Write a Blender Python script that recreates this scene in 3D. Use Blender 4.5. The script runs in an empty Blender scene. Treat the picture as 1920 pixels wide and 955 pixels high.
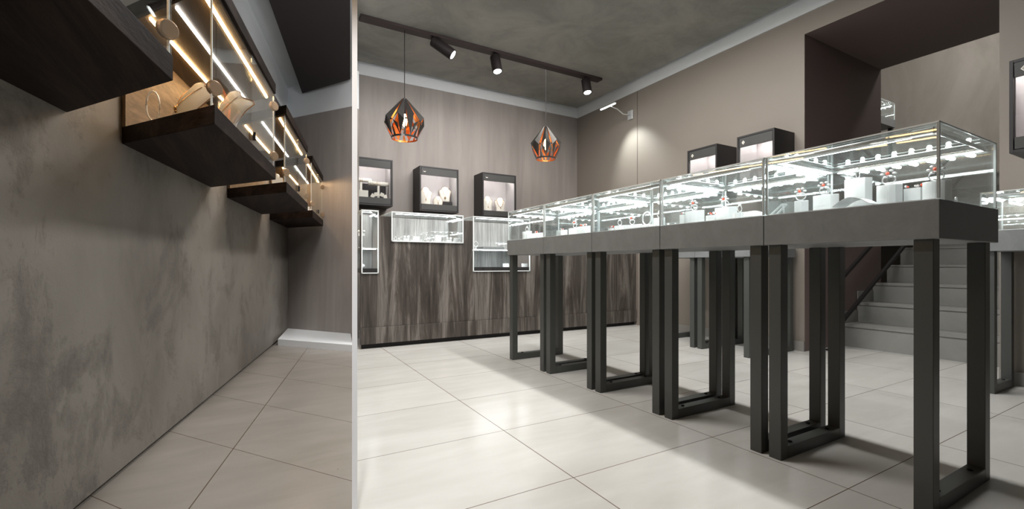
import bpy, bmesh, math, random
from mathutils import Vector, Matrix
random.seed(7)
C = bpy.context.scene
COL = C.collection
PI = math.pi
# ------------------------------------------------------------------ camera, world, lights
YAW = math.radians(29.5)
EYE = 0.8
FPX = 838.0
HOR = 497.0
SN, CS = math.sin(YAW), math.cos(YAW)
cd = bpy.data.cameras.new('camera'); cam = bpy.data.objects.new('camera', cd); COL.objects.link(cam)
cam.location = (0, 0, EYE); cam.rotation_euler = (PI/2, 0, -YAW)
cd.sensor_width = 36; cd.lens = FPX/1920*36; cd.shift_y = (HOR-477.5)/1920; cd.clip_start = 0.05; cd.clip_end = 60
C.camera = cam
C.view_settings.view_transform = 'Standard'; C.view_settings.look = 'None'
C.view_settings.exposure = 0.0; C.view_settings.gamma = 1.0; C.view_settings.use_curve_mapping = False
C.cycles.max_bounces = 10; C.cycles.transparent_max_bounces = 48; C.cycles.glossy_bounces = 5; C.cycles.diffuse_bounces = 4
C.cycles.sample_clamp_indirect = 4.0; C.cycles.caustics_reflective = False; C.cycles.caustics_refractive = False
C.cycles.use_denoising = True

w = bpy.data.worlds.new('world'); C.world = w; w.use_nodes = True
w.node_tree.nodes['Background'].inputs[0].default_value = (0.93, 0.96, 1.0, 1)
w.node_tree.nodes['Background'].inputs[1].default_value = 0.012

def D(d, r, z=0.0):
    """point at depth d and lateral offset r from the viewing station"""
    return Vector((d*SN + r*CS, d*CS - r*SN, z))

def area(name, loc, target, size, power, col=(1, 1, 1), sy=None, spread=PI):
    l = bpy.data.lights.new(name, 'AREA'); l.energy = power; l.color = col; l.size = size; l.spread = spread
    if sy: l.shape = 'RECTANGLE'; l.size_y = sy
    o = bpy.data.objects.new(name, l); COL.objects.link(o); o.location = loc
    o.rotation_euler = (Vector(target)-Vector(loc)).to_track_quat('-Z', 'Y').to_euler(); return o
def spot(name, loc, target, power, angle, blend=0.5, size=0.05, col=(1, 1, 1)):
    l = bpy.data.lights.new(name, 'SPOT'); l.energy = power; l.color = col; l.spot_size = math.radians(angle)
    l.spot_blend = blend; l.shadow_soft_size = size
    o = bpy.data.objects.new(name, l); COL.objects.link(o); o.location = loc
    o.rotation_euler = (Vector(target)-Vector(loc)).to_track_quat('-Z', 'Y').to_euler(); return o
area('ceiling_light_aisle', (.72, 2.7, 3.18), (.95, 2.7, 0), 0.09, 44, (1, .985, .96), sy=1.7, spread=math.radians(150))
area('ceiling_light_middle', (2.3, 2.2, 3.18), (2.25, 2.2, 0), 0.09, 88, (1, .985, .96), sy=2.0)
for o_, tilt in (('ceiling_light_aisle', .10), ('ceiling_light_middle', 0.0)):
    bpy.data.objects[o_].rotation_euler = (0, tilt*-1, 0)     # long side along the display row
area('added_fill_back_wall', (2.3, 3.6, 3.15), (2.2, 5.65, 1.2), 2.6, 32, (1, .96, .93), sy=.2, spread=math.radians(110))  # added fill, no fixture here; lifts the back wall
spot('light_picture', (4.02, 4.50, 2.80), (4.37, 4.34, 2.12), 46, 80, 0.9, 0.03, (.93, 1, .97))
spot('added_fill_partition_edge', D(-.6, .0, 1.9), D(1.4, -.49, .8), 150, 40, 0.3, 0.08)  # added spot behind the viewer, only to whiten the slim post
spot('added_fill_left_far_wall', D(3.3, -1.3, 2.68), D(4.9, -1.95, 0.2), 42, 62, 0.7, 0.15, (1, .97, .95))  # unseen spot added to brighten the far wall and ledge
spot('added_fill_left_cornice', D(2.4, -.85, 2.15), D(5.0, -2.15, 2.75), 40, 75, 0.8, 0.1, (.97, .98, 1))  # added out-of-view spot that lifts the pale bands under the ceiling
area('added_fill_right_wall', (3.0, 3.3, 3.15), (4.38, 3.3, 1.5), 2.6, 12, (1, .96, .9), sy=.2, spread=math.radians(120))  # extra fill added to lighten the right wall, not a fixture
area('added_fill_landing', (7.4, 1.6, 4.9), (8.6, 2.2, 2.4), 1.0, 78, (1, .97, .92))  # unseen light added to brighten the stairwell wall

# ------------------------------------------------------------------ helpers
class MB:
    def __init__(s): s.v = []; s.f = []; s.m = []
    def poly(s, pts, faces, mi=0):
        b = len(s.v); s.v += [tuple(p) for p in pts]
        for f in faces: s.f.append([b+i for i in f]); s.m.append(mi)
        return s
    def hexa(s, p, mi=0):  # 8 points: bottom 4 ccw, top 4
        return s.poly(p, [(3, 2, 1, 0), (4, 5, 6, 7), (0, 1, 5, 4), (1, 2, 6, 5), (2, 3, 7, 6), (3, 0, 4, 7)], mi)
    def box(s, x0, x1, y0, y1, z0, z1, mi=0):
        return s.hexa([(x0, y0, z0), (x1, y0, z0), (x1, y1, z0), (x0, y1, z0), (x0, y0, z1), (x1, y0, z1), (x1, y1, z1), (x0, y1, z1)], mi)
    def prism(s, pts, z0, z1, mi=0):
        n = len(pts); P = [(x, y, z0) for x, y in pts]+[(x, y, z1) for x, y in pts]
        F = [tuple(reversed(range(n))), tuple(range(n, 2*n))]+[(i, (i+1) % n, n+(i+1) % n, n+i) for i in range(n)]
        return s.poly(P, F, mi)
    def tube(s, path, r, n=8, mi=0, closed=False):
        path = [Vector(p) for p in path]; L = len(path); rings = []
        up = Vector((0, 0, 1))
        for i, p in enumerate(path):
            a = path[(i-1) % L] if (closed or i > 0) else p; b = path[(i+1) % L] if (closed or i < L-1) else p
            t = (b-a).normalized(); x = t.cross(up)
            if x.length < 1e-3: x = t.cross(Vector((1, 0, 0)))
            x.normalize(); y = t.cross(x)
            rr = r[i] if isinstance(r, (list, tuple)) else r
            rings.append([p+x*rr*math.cos(2*PI*k/n)+y*rr*math.sin(2*PI*k/n) for k in range(n)])
        P = [q for R in rings for q in R]; F = []
        for i in range(L if closed else L-1):
            j = (i+1) % L
            for k in range(n): F.append((i*n+k, i*n+(k+1) % n, j*n+(k+1) % n, j*n+k))
        if not closed: F += [tuple(reversed(range(n))), tuple((L-1)*n+k for k in range(n))]
        return s.poly(P, F, mi)
    def lathe(s, prof, n=20, c=(0, 0, 0), mi=0, sx=1, sy=1):
        P = [(c[0]+r*sx*math.cos(2*PI*k/n), c[1]+r*sy*math.sin(2*PI*k/n), c[2]+z) for r, z in prof for k in range(n)]
        F = [(i*n+k, i*n+(k+1) % n, (i+1)*n+(k+1) % n, (i+1)*n+k) for i in range(len(prof)-1) for k in range(n)]
        F += [tuple(reversed(range(n))), tuple((len(prof)-1)*n+k for k in range(n))]
        return s.poly(P, F, mi)
    def ball(s, c, r, n=10, sz=1.0, mi=0):
        m = n//2+1
        return s.lathe([(max(1e-4, r*math.sin(PI*i/m)), -r*sz*math.cos(PI*i/m)) for i in range(m+1)], n, c, mi)
    def build(s, name, mat, parent=None, bevel=0, smooth=False, off=None):
        me = bpy.data.meshes.new(name); me.from_pydata(s.v, [], s.f); me.update()
        for mt in (mat if isinstance(mat, (list, tuple)) else [mat]): me.materials.append(mt)
        for p, mi in zip(me.polygons, s.m): p.material_index = mi; p.use_smooth = smooth
        bm = bmesh.new(); bm.from_mesh(me); bmesh.ops.recalc_face_normals(bm, faces=bm.faces); bm.to_mesh(me); bm.free()
        o = bpy.data.objects.new(name, me); COL.objects.link(o)
        if parent is not None: o.parent = parent
        if off is not None: o.location = off
        if bevel:
            b = o.modifiers.new('bevel', 'BEVEL'); b.width = bevel; b.segments = 2; b.limit_method = 'ANGLE'
        return o
def thing(name, label, cat, loc=(0, 0, 0), rz=0, group=None):
    o = bpy.data.objects.new(name, None); COL.objects.link(o); o.location = loc; o.rotation_euler = (0, 0, rz)
    o.empty_display_size = .05
    o['label'] = label; o['category'] = cat
    if group: o['group'] = group
    return o
def tag(o, label, cat, group=None):
    o['label'] = label; o['category'] = cat
    if group: o['group'] = group
    return o
def struct(o): o['kind'] = 'structure'; return o
def fl(x, y):      # floor point under a sight line
    d = EYE*FPX/(y-HOR); return D(d, (x-960)/FPX*d)
def onX(x, X):     # where the sight line of column x meets the plane X
    a = (x-960)/FPX; d = X/(SN+a*CS); return d, d*(CS-a*SN)
def onY(x, Y):
    a = (x-960)/FPX; d = Y/(CS-a*SN); return d, d*(SN+a*CS)
def zat(y, d): return EYE+(HOR-y)*d/FPX

# ------------------------------------------------------------------ materials
def newmat(name):
    m = bpy.data.materials.new(name); m.use_nodes = True
    return m, m.node_tree, m.node_tree.nodes['Principled BSDF']
def setp(b, col, rough=.5, metal=0, spec=.5):
    b.inputs['Base Color'].default_value = (*col, 1); b.inputs['Roughness'].default_value = rough
    b.inputs['Metallic'].default_value = metal; b.inputs['Specular IOR Level'].default_value = spec
def plain(name, col, rough=.5, metal=0, spec=.5, em=None, es=0):
    m, t, b = newmat(name); setp(b, col, rough, metal, spec)
    if em: b.inputs['Emission Color'].default_value = (*em, 1); b.inputs['Emission Strength'].default_value = es
    return m
def node(t, kind, **kw):
    n = t.nodes.new(kind)
    for k, v in kw.items():
        if k in ('operation', 'blend_type', 'data_type', 'noise_dimensions', 'feature'): setattr(n, k, v)
        else: n.inputs[k].default_value = v
    return n
def coords(t, scale, src='Object', rot=(0, 0, 0)):
    tc = t.nodes.new('ShaderNodeTexCoord'); mp = t.nodes.new('ShaderNodeMapping')
    mp.inputs['Scale'].default_value = scale; mp.inputs['Rotation'].default_value = rot
    t.links.new(tc.outputs[src], mp.inputs[0]); return mp.outputs[0]
def ramp(t, fac, stops):
    r = t.nodes.new('ShaderNodeValToRGB'); e = r.color_ramp.elements
    while len(e) < len(stops): e.new(0.5)
    for k, (p, c) in enumerate(stops): e[k].position = p; e[k].color = (*c, 1)
    t.links.new(fac, r.inputs[0]); return r.outputs[0]
def mixc(t, f, a, b, mode='MIX'):
    n = t.nodes.new('ShaderNodeMix'); n.data_type = 'RGBA'; n.blend_type = mode
    for sock, v in ((n.inputs['Factor'], f), (n.inputs['A'], a), (n.inputs['B'], b)):
        if hasattr(v, 'links'): t.links.new(v, sock)
        else: sock.default_value = v if isinstance(v, (int, float)) else (*v, 1)
    n.inputs['Factor']
    return n.outputs['Result']
def mixrgb(t, f, a, b, mode='MIX'):
    n = t.nodes.new('ShaderNodeMixRGB'); n.blend_type = mode
    for i, v in enumerate((f, a, b)):
        if hasattr(v, 'is_linked'): t.links.new(v, n.inputs[i])
        else: n.inputs[i].default_value = v if isinstance(v, (int, float)) else (*v, 1)
    return n.outputs[0]
def bump(t, b, h, strength, dist=.01):
    n = t.nodes.new('ShaderNodeBump'); n.inputs['Strength'].default_value = strength; n.inputs['Distance'].default_value = dist
    t.links.new(h, n.inputs['Height']); t.links.new(n.outputs[0], b.inputs['Normal'])
def noise(t, vec, scale, detail=6, rough=.6, dist=0.0):
    n = node(t, 'ShaderNodeTexNoise', Scale=scale, Detail=detail, Roughness=rough, Distortion=dist)
    t.links.new(vec, n.inputs['Vector']); return n.outputs['Fac']

def plaster(name, c0, c1, c2, stretch=(1, 1, 1), sc=2.2, bs=.25, patch=.4, rough=.55):
    m, t, b = newmat(name); setp(b, c1, rough)
    v = coords(t, stretch)
    n1 = noise(t, v, sc, 8, .62, .6); n2 = noise(t, coords(t, (1, 1, .8)), sc*2.4, 12, .74, .35)
    base = ramp(t, n1, [(.3, c0), (.5, c1), (.72, c2)])
    pt = ramp(t, n2, [(.53, (0, 0, 0)), (.64, (1, 1, 1))])
    mk = t.nodes.new('ShaderNodeMath'); mk.operation = 'MULTIPLY'; mk.inputs[1].default_value = patch; t.links.new(pt, mk.inputs[0])
    col = mixrgb(t, mk.outputs[0], base, c0)
    t.links.new(col, b.inputs['Base Color'])
    fine = noise(t, coords(t, (1, 1, 1)), 60, 4, .7)
    ad = t.nodes.new('ShaderNodeMath'); ad.operation = 'MULTIPLY_ADD'; ad.inputs[1].default_value = .35
    t.links.new(fine, ad.inputs[0]); t.links.new(pt, ad.inputs[2]); bump(t, b, ad.outputs[0], bs, .004)
    return m
M = {}
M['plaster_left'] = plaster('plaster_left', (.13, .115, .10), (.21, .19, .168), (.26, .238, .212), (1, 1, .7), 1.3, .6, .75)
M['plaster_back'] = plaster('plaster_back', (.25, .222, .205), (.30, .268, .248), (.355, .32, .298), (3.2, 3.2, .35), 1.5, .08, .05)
M['plaster_stairwell'] = plaster('plaster_stairwell', (.2, .18, .155), (.27, .245, .215), (.33, .3, .27), (1.4, 1.4, .6), 1.1, .1, .15)
M['taupe'] = plaster('taupe_paint', (.255, .222, .192), (.262, .228, .197), (.268, .234, .202), (1, 1, 1), 2, .03, .0)
M['taupe_dark'] = plain('taupe_shade_and_seam', (.16, .115, .105), .6)  # wall paint with the reveal's shade put into it; also the seam
M['ceiling'] = plaster('ceiling_plaster', (.20, .197, .175), (.295, .288, .26), (.38, .355, .315), (1, 1, 1), 1.7, .12, .35)
M['ceiling_dark'] = plain('unlit_ceiling_board', (.014, .009, .009), .8)  # unlit look of the left ceiling put into its colour
M['white_band'] = plain('light_band_paint', (.78, .80, .82), .6)
M['grey_band'] = plain('grey_band_paint', (.55, .57, .58), .6)
M['white_paint'] = plain('white_paint', (.93, .93, .94), .45)

def tiles(name, c0, c1, grout, rough, gw):
    m, t, b = newmat(name); setp(b, c0, rough, 0, .5)
    tc = t.nodes.new('ShaderNodeTexCoord'); sx = t.nodes.new('ShaderNodeSeparateXYZ'); t.links.new(tc.outputs['UV'], sx.inputs[0])
    def line(sock, wd):
        f = node(t, 'ShaderNodeMath', operation='FRACT'); t.links.new(sock, f.inputs[0])
        a = node(t, 'ShaderNodeMath', operation='SUBTRACT'); t.links.new(f.outputs[0], a.inputs[0]); a.inputs[1].default_value = .5
        c = node(t, 'ShaderNodeMath', operation='ABSOLUTE'); t.links.new(a.outputs[0], c.inputs[0])
        g = node(t, 'ShaderNodeMath', operation='GREATER_THAN'); t.links.new(c.outputs[0], g.inputs[0]); g.inputs[1].default_value = .5-wd
        return g.outputs[0]
    mx = node(t, 'ShaderNodeMath', operation='MAXIMUM'); t.links.new(line(sx.outputs[0], gw[0]), mx.inputs[0]); t.links.new(line(sx.outputs[1], gw[1]), mx.inputs[1])
    v = coords(t, (.7, 2.6, 1)); n1 = noise(t, v, 2.2, 8, .6, .4)
    base = ramp(t, n1, [(.32, c0), (.68, c1)])
    # each tile its own slight tone
    fx = node(t, 'ShaderNodeVectorMath', operation='FLOOR'); t.links.new(tc.outputs['UV'], fx.inputs[0])
    wn = t.nodes.new('ShaderNodeTexWhiteNoise'); t.links.new(fx.outputs[0], wn.inputs['Vector'])
    tone = ramp(t, wn.outputs['Value'], [(0, (.93, .93, .93)), (1, (1, 1, 1))])
    base = mixrgb(t, 1.0, base, tone, 'MULTIPLY')
    # sparse specks
    sp = node(t, 'ShaderNodeTexVoronoi', Scale=5.0); t.links.new(coords(t, (1, 1, 1)), sp.inputs['Vector'])
    spk = ramp(t, sp.outputs['Distance'], [(.012, (1, 1, 1)), (.016, (0, 0, 0))])
    base = mixrgb(t, spk, base, (.12, .09, .07))
    t.links.new(mixrgb(t, mx.outputs[0], base, grout), b.inputs['Base Color'])
    inv = node(t, 'ShaderNodeMath', operation='SUBTRACT'); inv.inputs[0].default_value = 1; t.links.new(mx.outputs[0], inv.inputs[1]); bump(t, b, inv.outputs[0], .25, .003)
    return m
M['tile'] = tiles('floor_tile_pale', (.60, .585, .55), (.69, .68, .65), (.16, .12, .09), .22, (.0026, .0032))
M['tile_left'] = tiles('floor_tile_beige_dimmed', (.26, .235, .205), (.31, .282, .25), (.09, .06, .04), .25, (.0035, .0032))  # beige tile darkened to carry the left side's dimmer light

def wood(name, cols, axis, sc=1.0, rough=.5, bs=.2, ring=9):
    m, t, b = newmat(name); setp(b, cols[1], rough)
    s = [7*sc]*3; s[axis] = .55*sc
    v = coords(t, tuple(s)); n1 = noise(t, v, 1.4, 10, .68, .9); s2 = [38*sc]*3; s2[axis] = 1.2*sc
    n2 = noise(t, coords(t, tuple(s2)), 1.5, 6, .7, .2)
    base = ramp(t, n1, [(.32, cols[0]), (.5, cols[1]), (.62, cols[2]), (.75, cols[1])])
    gr = ramp(t, n2, [(.35, (.45, .45, .45)), (.6, (1, 1, 1))])
    t.links.new(mixrgb(t, .75, base, gr, 'MULTIPLY'), b.inputs['Base Color']); bump(t, b, n2, bs, .004); return m
M['counter_wood'] = wood('weathered_wood', ((.022, .016, .013), (.07, .057, .048), (.19, .17, .152)), 2, 1.0, .45, .3)
M['shelf_wood'] = wood('dark_shelf_wood', ((.005, .003, .002), (.014, .008, .006), (.034, .021, .015)), 1, 1.2, .6, .5)
M['shelf_wood'].node_tree.nodes['Principled BSDF'].inputs['Specular IOR Level'].default_value = .12
M['back_wood'] = wood('brown_panel_wood', ((.12, .075, .04), (.2, .135, .08), (.28, .2, .13)), 1, 1.0, .5, .2)
M['lining_wood'] = wood('lining_wood', ((.045, .03, .016), (.085, .06, .034), (.13, .095, .058)), 1, 1.0, .5, .2)
M['leg'] = plain('dark_legs_metal', (.062, .065, .061), .42, 0.0, .5)
def slabmat():
    m, t, b = newmat('grey_laminate'); setp(b, (.12, .12, .122), .5)
    n1 = noise(t, coords(t, (1, 1, 1)), 7, 8, .7, .8)
    t.links.new(ramp(t, n1, [(.3, (.172, .180, .183)), (.7, (.232, .238, .24))]), b.inputs['Base Color'])
    bump(t, b, noise(t, coords(t, (1, 1, 1)), 320, 3, .7), .25, .002)
    r = ramp(t, n1, [(.3, (.42,)*3), (.7, (.6,)*3)]); t.links.new(r, b.inputs['Roughness']); return m
M['slab'] = slabmat()
M['box_dark'] = plain('dark_box_paint', (.022, .02, .021), .5)
M['box_band'] = plain('charcoal_band', (.05, .05, .048), .55)
M['box_in'] = plain('white_lining', (.57, .545, .545), .6)
M['bust'] = plain('cream_leatherette', (.82, .78, .70), .55)
M['block'] = plain('white_acrylic_block', (.93, .95, .95), .25)
M['silver'] = plain('silver', (.9, .91, .92), .3, .75)
M['gold'] = plain('gold', (.75, .45, .2), .25, 1)
M['piping'] = plain('brown_piping', (.30, .16, .08), .4, .3)
M['coral'] = plain('coral_stone', (.85, .13, .07), .25)
M['black'] = plain('black_velvet', (.02, .018, .018), .8)
M['alu'] = plain('brushed_aluminium', (.80, .83, .83), .22, .85)
M['dark_metal'] = plain('dark_metal', (.012, .009, .009), .5, 0, .3)
M['track'] = plain('dark_track_paint', (.035, .022, .022), .5)
M['led_cold'] = plain('led_cold', (1, 1, 1), .5, em=(.93, 1, .99), es=46)
M['led_counter'] = plain('led_counter', (1, 1, 1), .5, em=(.93, 1, .99), es=19)
M['led_soft'] = plain('led_soft', (1, 1, 1), .5, em=(.93, 1, .99), es=9)
M['led_dot'] = plain('led_dot', (1, 1, 1), .5, em=(.95, 1, .99), es=90)
M['tube'] = plain('satin_tube', (.9, .93, .93), .3, .2)
M['led_box'] = plain('led_box', (1, 1, 1), .5, em=(1, .93, .9), es=58)
M['led_warm'] = plain('led_warm', (1, .8, .5), .5, em=(1, .62, .27), es=34)
M['led_white'] = plain('led_white', (1, 1, 1), .5, em=(1, .96, .9), es=11)
M['lens'] = plain('spot_lens', (1, 1, 1), .5, em=(1, 1, .98), es=6)
M['bulb'] = plain('bulb_glow', (1, .8, .5), .5, em=(1, .66, .36), es=9)
M['clamp'] = plain('brown_bronze', (.32, .22, .14), .35, .6)
M['shade_out'] = plain('shade_black', (.13, .125, .12), .3, .9, .5)
M['shade_in'] = plain('shade_copper', (.86, .34, .10), .32, .95)
M['stair'] = plaster('stair_tile', (.22, .22, .205), (.26, .26, .245), (.30, .30, .28), (1, 1, 1), 2, .03, .1)
M['rust'] = plain('brown_leather', (.22, .06, .02), .5)
M['tray'] = plain('white_bounce_tray', (.8, .82, .82), .3)
M['concrete_skirting'] = plain('grey_skirting', (.3, .285, .265), .5)
def glass(name, tint, haze, gl=1.0):
    m = bpy.data.materials.new(name); m.use_nodes = True; t = m.node_tree; t.nodes.clear()
    out = t.nodes.new('ShaderNodeOutputMaterial'); tr = t.nodes.new('ShaderNodeBsdfTransparent'); tr.inputs[0].default_value = (*tint, 1)
    gs = t.nodes.new('ShaderNodeBsdfGlossy'); gs.inputs['Roughness'].default_value = .015; gs.inputs[0].default_value = (.95, 1, .99, 1)
    df = t.nodes.new('ShaderNodeBsdfTranslucent'); df.inputs[0].default_value = (.85, .9, .9, 1)
    dd = t.nodes.new('ShaderNodeBsdfDiffuse'); dd.inputs[0].default_value = (.85, .9, .9, 1)
    m0 = t.nodes.new('ShaderNodeMixShader'); m0.inputs[0].default_value = .5; t.links.new(df.outputs[0], m0.inputs[1]); t.links.new(dd.outputs[0], m0.inputs[2])
    fr = t.nodes.new('ShaderNodeFresnel'); ge = t.nodes.new('ShaderNodeNewGeometry')
    io = node(t, 'ShaderNodeMath', operation='MULTIPLY_ADD'); t.links.new(ge.outputs['Backfacing'], io.inputs[0]); io.inputs[1].default_value = 1/1.5-1.5; io.inputs[2].default_value = 1.5
    t.links.new(io.outputs[0], fr.inputs[0])
    m1 = t.nodes.new('ShaderNodeMixShader'); m1.inputs[0].default_value = haze; t.links.new(tr.outputs[0], m1.inputs[1]); t.links.new(m0.outputs[0], m1.inputs[2])  # milky mix imitates the grey of reflections in the panes
    m2 = t.nodes.new('ShaderNodeMixShader'); mu = node(t, 'ShaderNodeMath', operation='MULTIPLY'); mu.inputs[1].default_value = gl
    t.links.new(fr.outputs[0], mu.inputs[0]); t.links.new(mu.outputs[0], m2.inputs[0]); t.links.new(m1.outputs[0], m2.inputs[1]); t.links.new(gs.outputs[0], m2.inputs[2])
    t.links.new(m2.outputs[0], out.inputs[0]); return m
M['glass'] = glass('case_glass', (.955, .965, .965), .022, 1.0)
M['glass_clear'] = glass('clear_glass', (.975, .98, .98), .0015, .8)
M['glass_edge'] = plain('bright_glass_edge', (.84, .88, .88), .25, 0)

# ------------------------------------------------------------------ setting: right-hand room
HC = 3.25
XW, YW = 4.38, 5.65
def plane_uv(name, pts, mat, uvf, thick=.06):
    me = bpy.data.meshes.new(name); n = len(pts)
    me.from_pydata([(p[0], p[1], 0) for p in pts]+[(p[0], p[1], -thick) for p in pts], [],
                   [tuple(range(n)), tuple(reversed(range(n, 2*n)))]+[(i, n+i, n+(i+1) % n, (i+1) % n) for i in range(n)])
    uv = me.uv_layers.new(name='UVMap')
    for lp in me.loops:
        co = me.vertices[lp.vertex_index].co; uv.data[lp.index].uv = uvf(co.x, co.y)
    me.materials.append(mat); o = bpy.data.objects.new(name, me); COL.objects.link(o); return struct(o)
AR = (665-960)/FPX                       # bearing of the dividing partition
def ray(d): p = D(d, AR*d); return (p.x, p.y)
RDIR = Vector((SN+AR*CS, CS-AR*SN, 0))
plane_uv('floor', [(-.14, -.8), (6.5, -.8), (6.5, 6.6), (ray(6.2)[0]-.3, 6.6), ray(5.6), ray(.15)], M['tile'], lambda x, y: ((x-.225)/.803, (y-.248)/.55))
def left_uv(x, y):
    d = x*SN+y*CS; r = x*CS-y*SN
    # r = c -.32*u, plus V=( -.2425,.5165)*v
    v = (r+.32*d+.944)/(.5165-.0776); u = d+.2425*v
    return ((v-.806)/1.45, (u-2.14)/.603)
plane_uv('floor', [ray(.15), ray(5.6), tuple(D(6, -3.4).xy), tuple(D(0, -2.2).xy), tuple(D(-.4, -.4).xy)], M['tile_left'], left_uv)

struct(MB().box(.52, XW+.2, YW, YW+.15, 0, HC+.1).build('wall_back', M['plaster_back']))
OY0, OY1, OZ = 1.013, 2.26, 2.93
wr = MB()
wr.box(XW, 5.9, OY1, YW+.15, 0, HC+.1); wr.box(XW, 5.9, -1.2, OY0, 0, HC+.1); wr.box(XW, 5.9, OY0, OY1, OZ, HC+.1)
wro = wr.build('wall_right', [M['taupe'], M['taupe_dark']])
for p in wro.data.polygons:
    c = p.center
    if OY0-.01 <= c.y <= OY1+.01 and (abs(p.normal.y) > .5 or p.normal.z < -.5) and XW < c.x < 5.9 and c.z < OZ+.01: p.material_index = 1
struct(wro)
# stairwell beyond
struct(MB().box(9.4, 9.55, -3, 6.5, 0, 6).build('wall_stairwell', M['plaster_stairwell']))
struct(MB().box(5.9, 9.4, 4.6, 4.75, 1.9, 6).build('wall_landing', M['plaster_stairwell']))
cl = MB(); cl.prism([(-.15, -.9), (XW-.06, -.9), (XW-.06, YW-.08), (.86, YW-.08), ray(4.8), ray(.2)], HC, HC+.05)
struct(cl.build('ceiling', M['ceiling']))
struct(MB().prism([(-.5, -.9), (XW+.2, -.9), (XW+.2, YW+.1), (.2, YW+.1), (.2, 4)], HC+.1, HC+.16).build('ceiling', M['white_band']))
tr = MB(); tr.box(.6, XW, YW-.012, YW, HC-.13, HC+.1); struct(tr.build('trim_1', M['white_band']))
tr = MB(); tr.box(XW-.012, XW, -1.2, YW-.012, HC-.135, HC+.1); struct(tr.build('trim_2', M['white_band']))
struct(MB().box(XW-.015, XW, OY1, 4.3, 0, .09).build('baseboard_right', M['concrete_skirting']))
struct(MB().box(XW-.015, XW, -1.2, OY0, 0, .09).build('baseboard_right', M['concrete_skirting']))
struct(MB().box(XW-.003, XW, 4.35, 4.358, .1, HC-.14).build('trim_4', M['taupe_dark']))

# dividing partition, its white painted end towards the viewer
pw = 10*1.4/FPX/2
nrm = Vector((CS, -SN, 0))
def pt(d, s, z): p = D(d, AR*d+s, z); return p
pm = MB(); a0, a1 = 1.4, 1.4167
pm.hexa([pt(a0, -pw, 0), pt(a0, pw, 0), pt(a1, pw, 0), pt(a1, -pw, 0), pt(a0, -pw, HC+.1), pt(a0, pw, HC+.1), pt(a1, pw, HC+.1), pt(a1, -pw, HC+.1)])
struct(pm.build('trim_3', M['white_paint']))
bh_ = MB(); bh_.hexa([pt(.2, -.004, 2.82), pt(.2, .004, 2.82), pt(4.8, .004, 2.82), pt(4.8, -.004, 2.82), pt(.2, -.004, HC), pt(.2, .004, HC), pt(4.8, .004, HC), pt(4.8, -.004, HC)])
struct(bh_.build('trim_8', M['grey_band']))

# ------------------------------------------------------------------ setting: left-hand room
KW, CW = -.32, -.944
VV = (-.2425, .5165)
def L(u, v, z=0.0):   # u: depth along the wall, v: 0 at the wall .. 1 at the shelf fronts
    return D(u+VV[0]*v, CW+KW*u+VV[1]*v, z)
HL = 2.86
wl = MB()
def lbox(m, u0, u1, v0, v1, z0, z1, mi=0, base=None, zz=None):
    P = [L(u0, v0, z0), L(u0, v1, z0), L(u1, v1, z0), L(u1, v0, z0), L(u0, v0, z1), L(u0, v1, z1), L(u1, v1, z1), L(u1, v0, z1)]
    if base is not None: P = [p-base for p in P]
    return m.hexa(P, mi)
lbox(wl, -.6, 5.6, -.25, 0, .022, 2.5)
lbox(wl, -.6, 5.6, -.25, -.05, 0, .022)  # set-back foot shaped to make the dark shadow strip along the floor
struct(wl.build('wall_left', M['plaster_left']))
wl = MB(); lbox(wl, -.6, 5.6, -.25, 0, 2.5, HL+.05); struct(wl.build('trim_5', M['white_band']))
B0, B1 = D(5.2, -2.608), D(4.785, -1.712)
bdir = (B1-B0).normalized(); bn = Vector((-bdir.y, bdir.x, 0))
if bn.dot(D(1, 0)) < 0: bn = -bn
def bbox(m, s0, s1, t0, t1, z0, z1):
    q = lambda s, t, z: B0+bdir*s+bn*t+Vector((0, 0, z))
    return m.hexa([q(s0, t0, z0), q(s1, t0, z0), q(s1, t1, z0), q(s0, t1, z0), q(s0, t0, z1), q(s1, t0, z1), q(s1, t1, z1), q(s0, t1, z1)])
LB = (B1-B0).length
struct(bbox(MB(), -.3, LB, 0, .1, 0, 2.5).build('wall_far_left', M['plaster_back']))
struct(bbox(MB(), -.3, LB, 0, .1, 2.5, HL+.05).build('trim_6', M['white_band']))
pl = MB(); q0, q1 = fl(521, 648), fl(661, 660)
b0 = B0+bdir*.0; b1 = B1+bdir*(-.02)
pl.prism([(q0.x, q0.y), (q1.x, q1.y), (b1.x, b1.y), (b0.x, b0.y)], 0, .062)
struct(pl.build('trim_7', M['white_band']))
struct(MB().prism([tuple(L(-.6, -.2).xy), ray(.2), ray(4.78), tuple(L(5.4, -.2).xy)], HL, HL+.06).build('ceiling', M['grey_band']))
pnl = MB(); c0 = D(5.0, -.4692*5.0)
pnl.prism([tuple(D(5.0, -.4692*5.0).xy), tuple(D(4.62, -.362*4.62).xy), tuple(D(.3, -.36*.3).xy), tuple(D(-.2, -.62).xy)], 2.72, 2.82)
struct(pnl.build('ceiling', M['ceiling_dark']))

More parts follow.
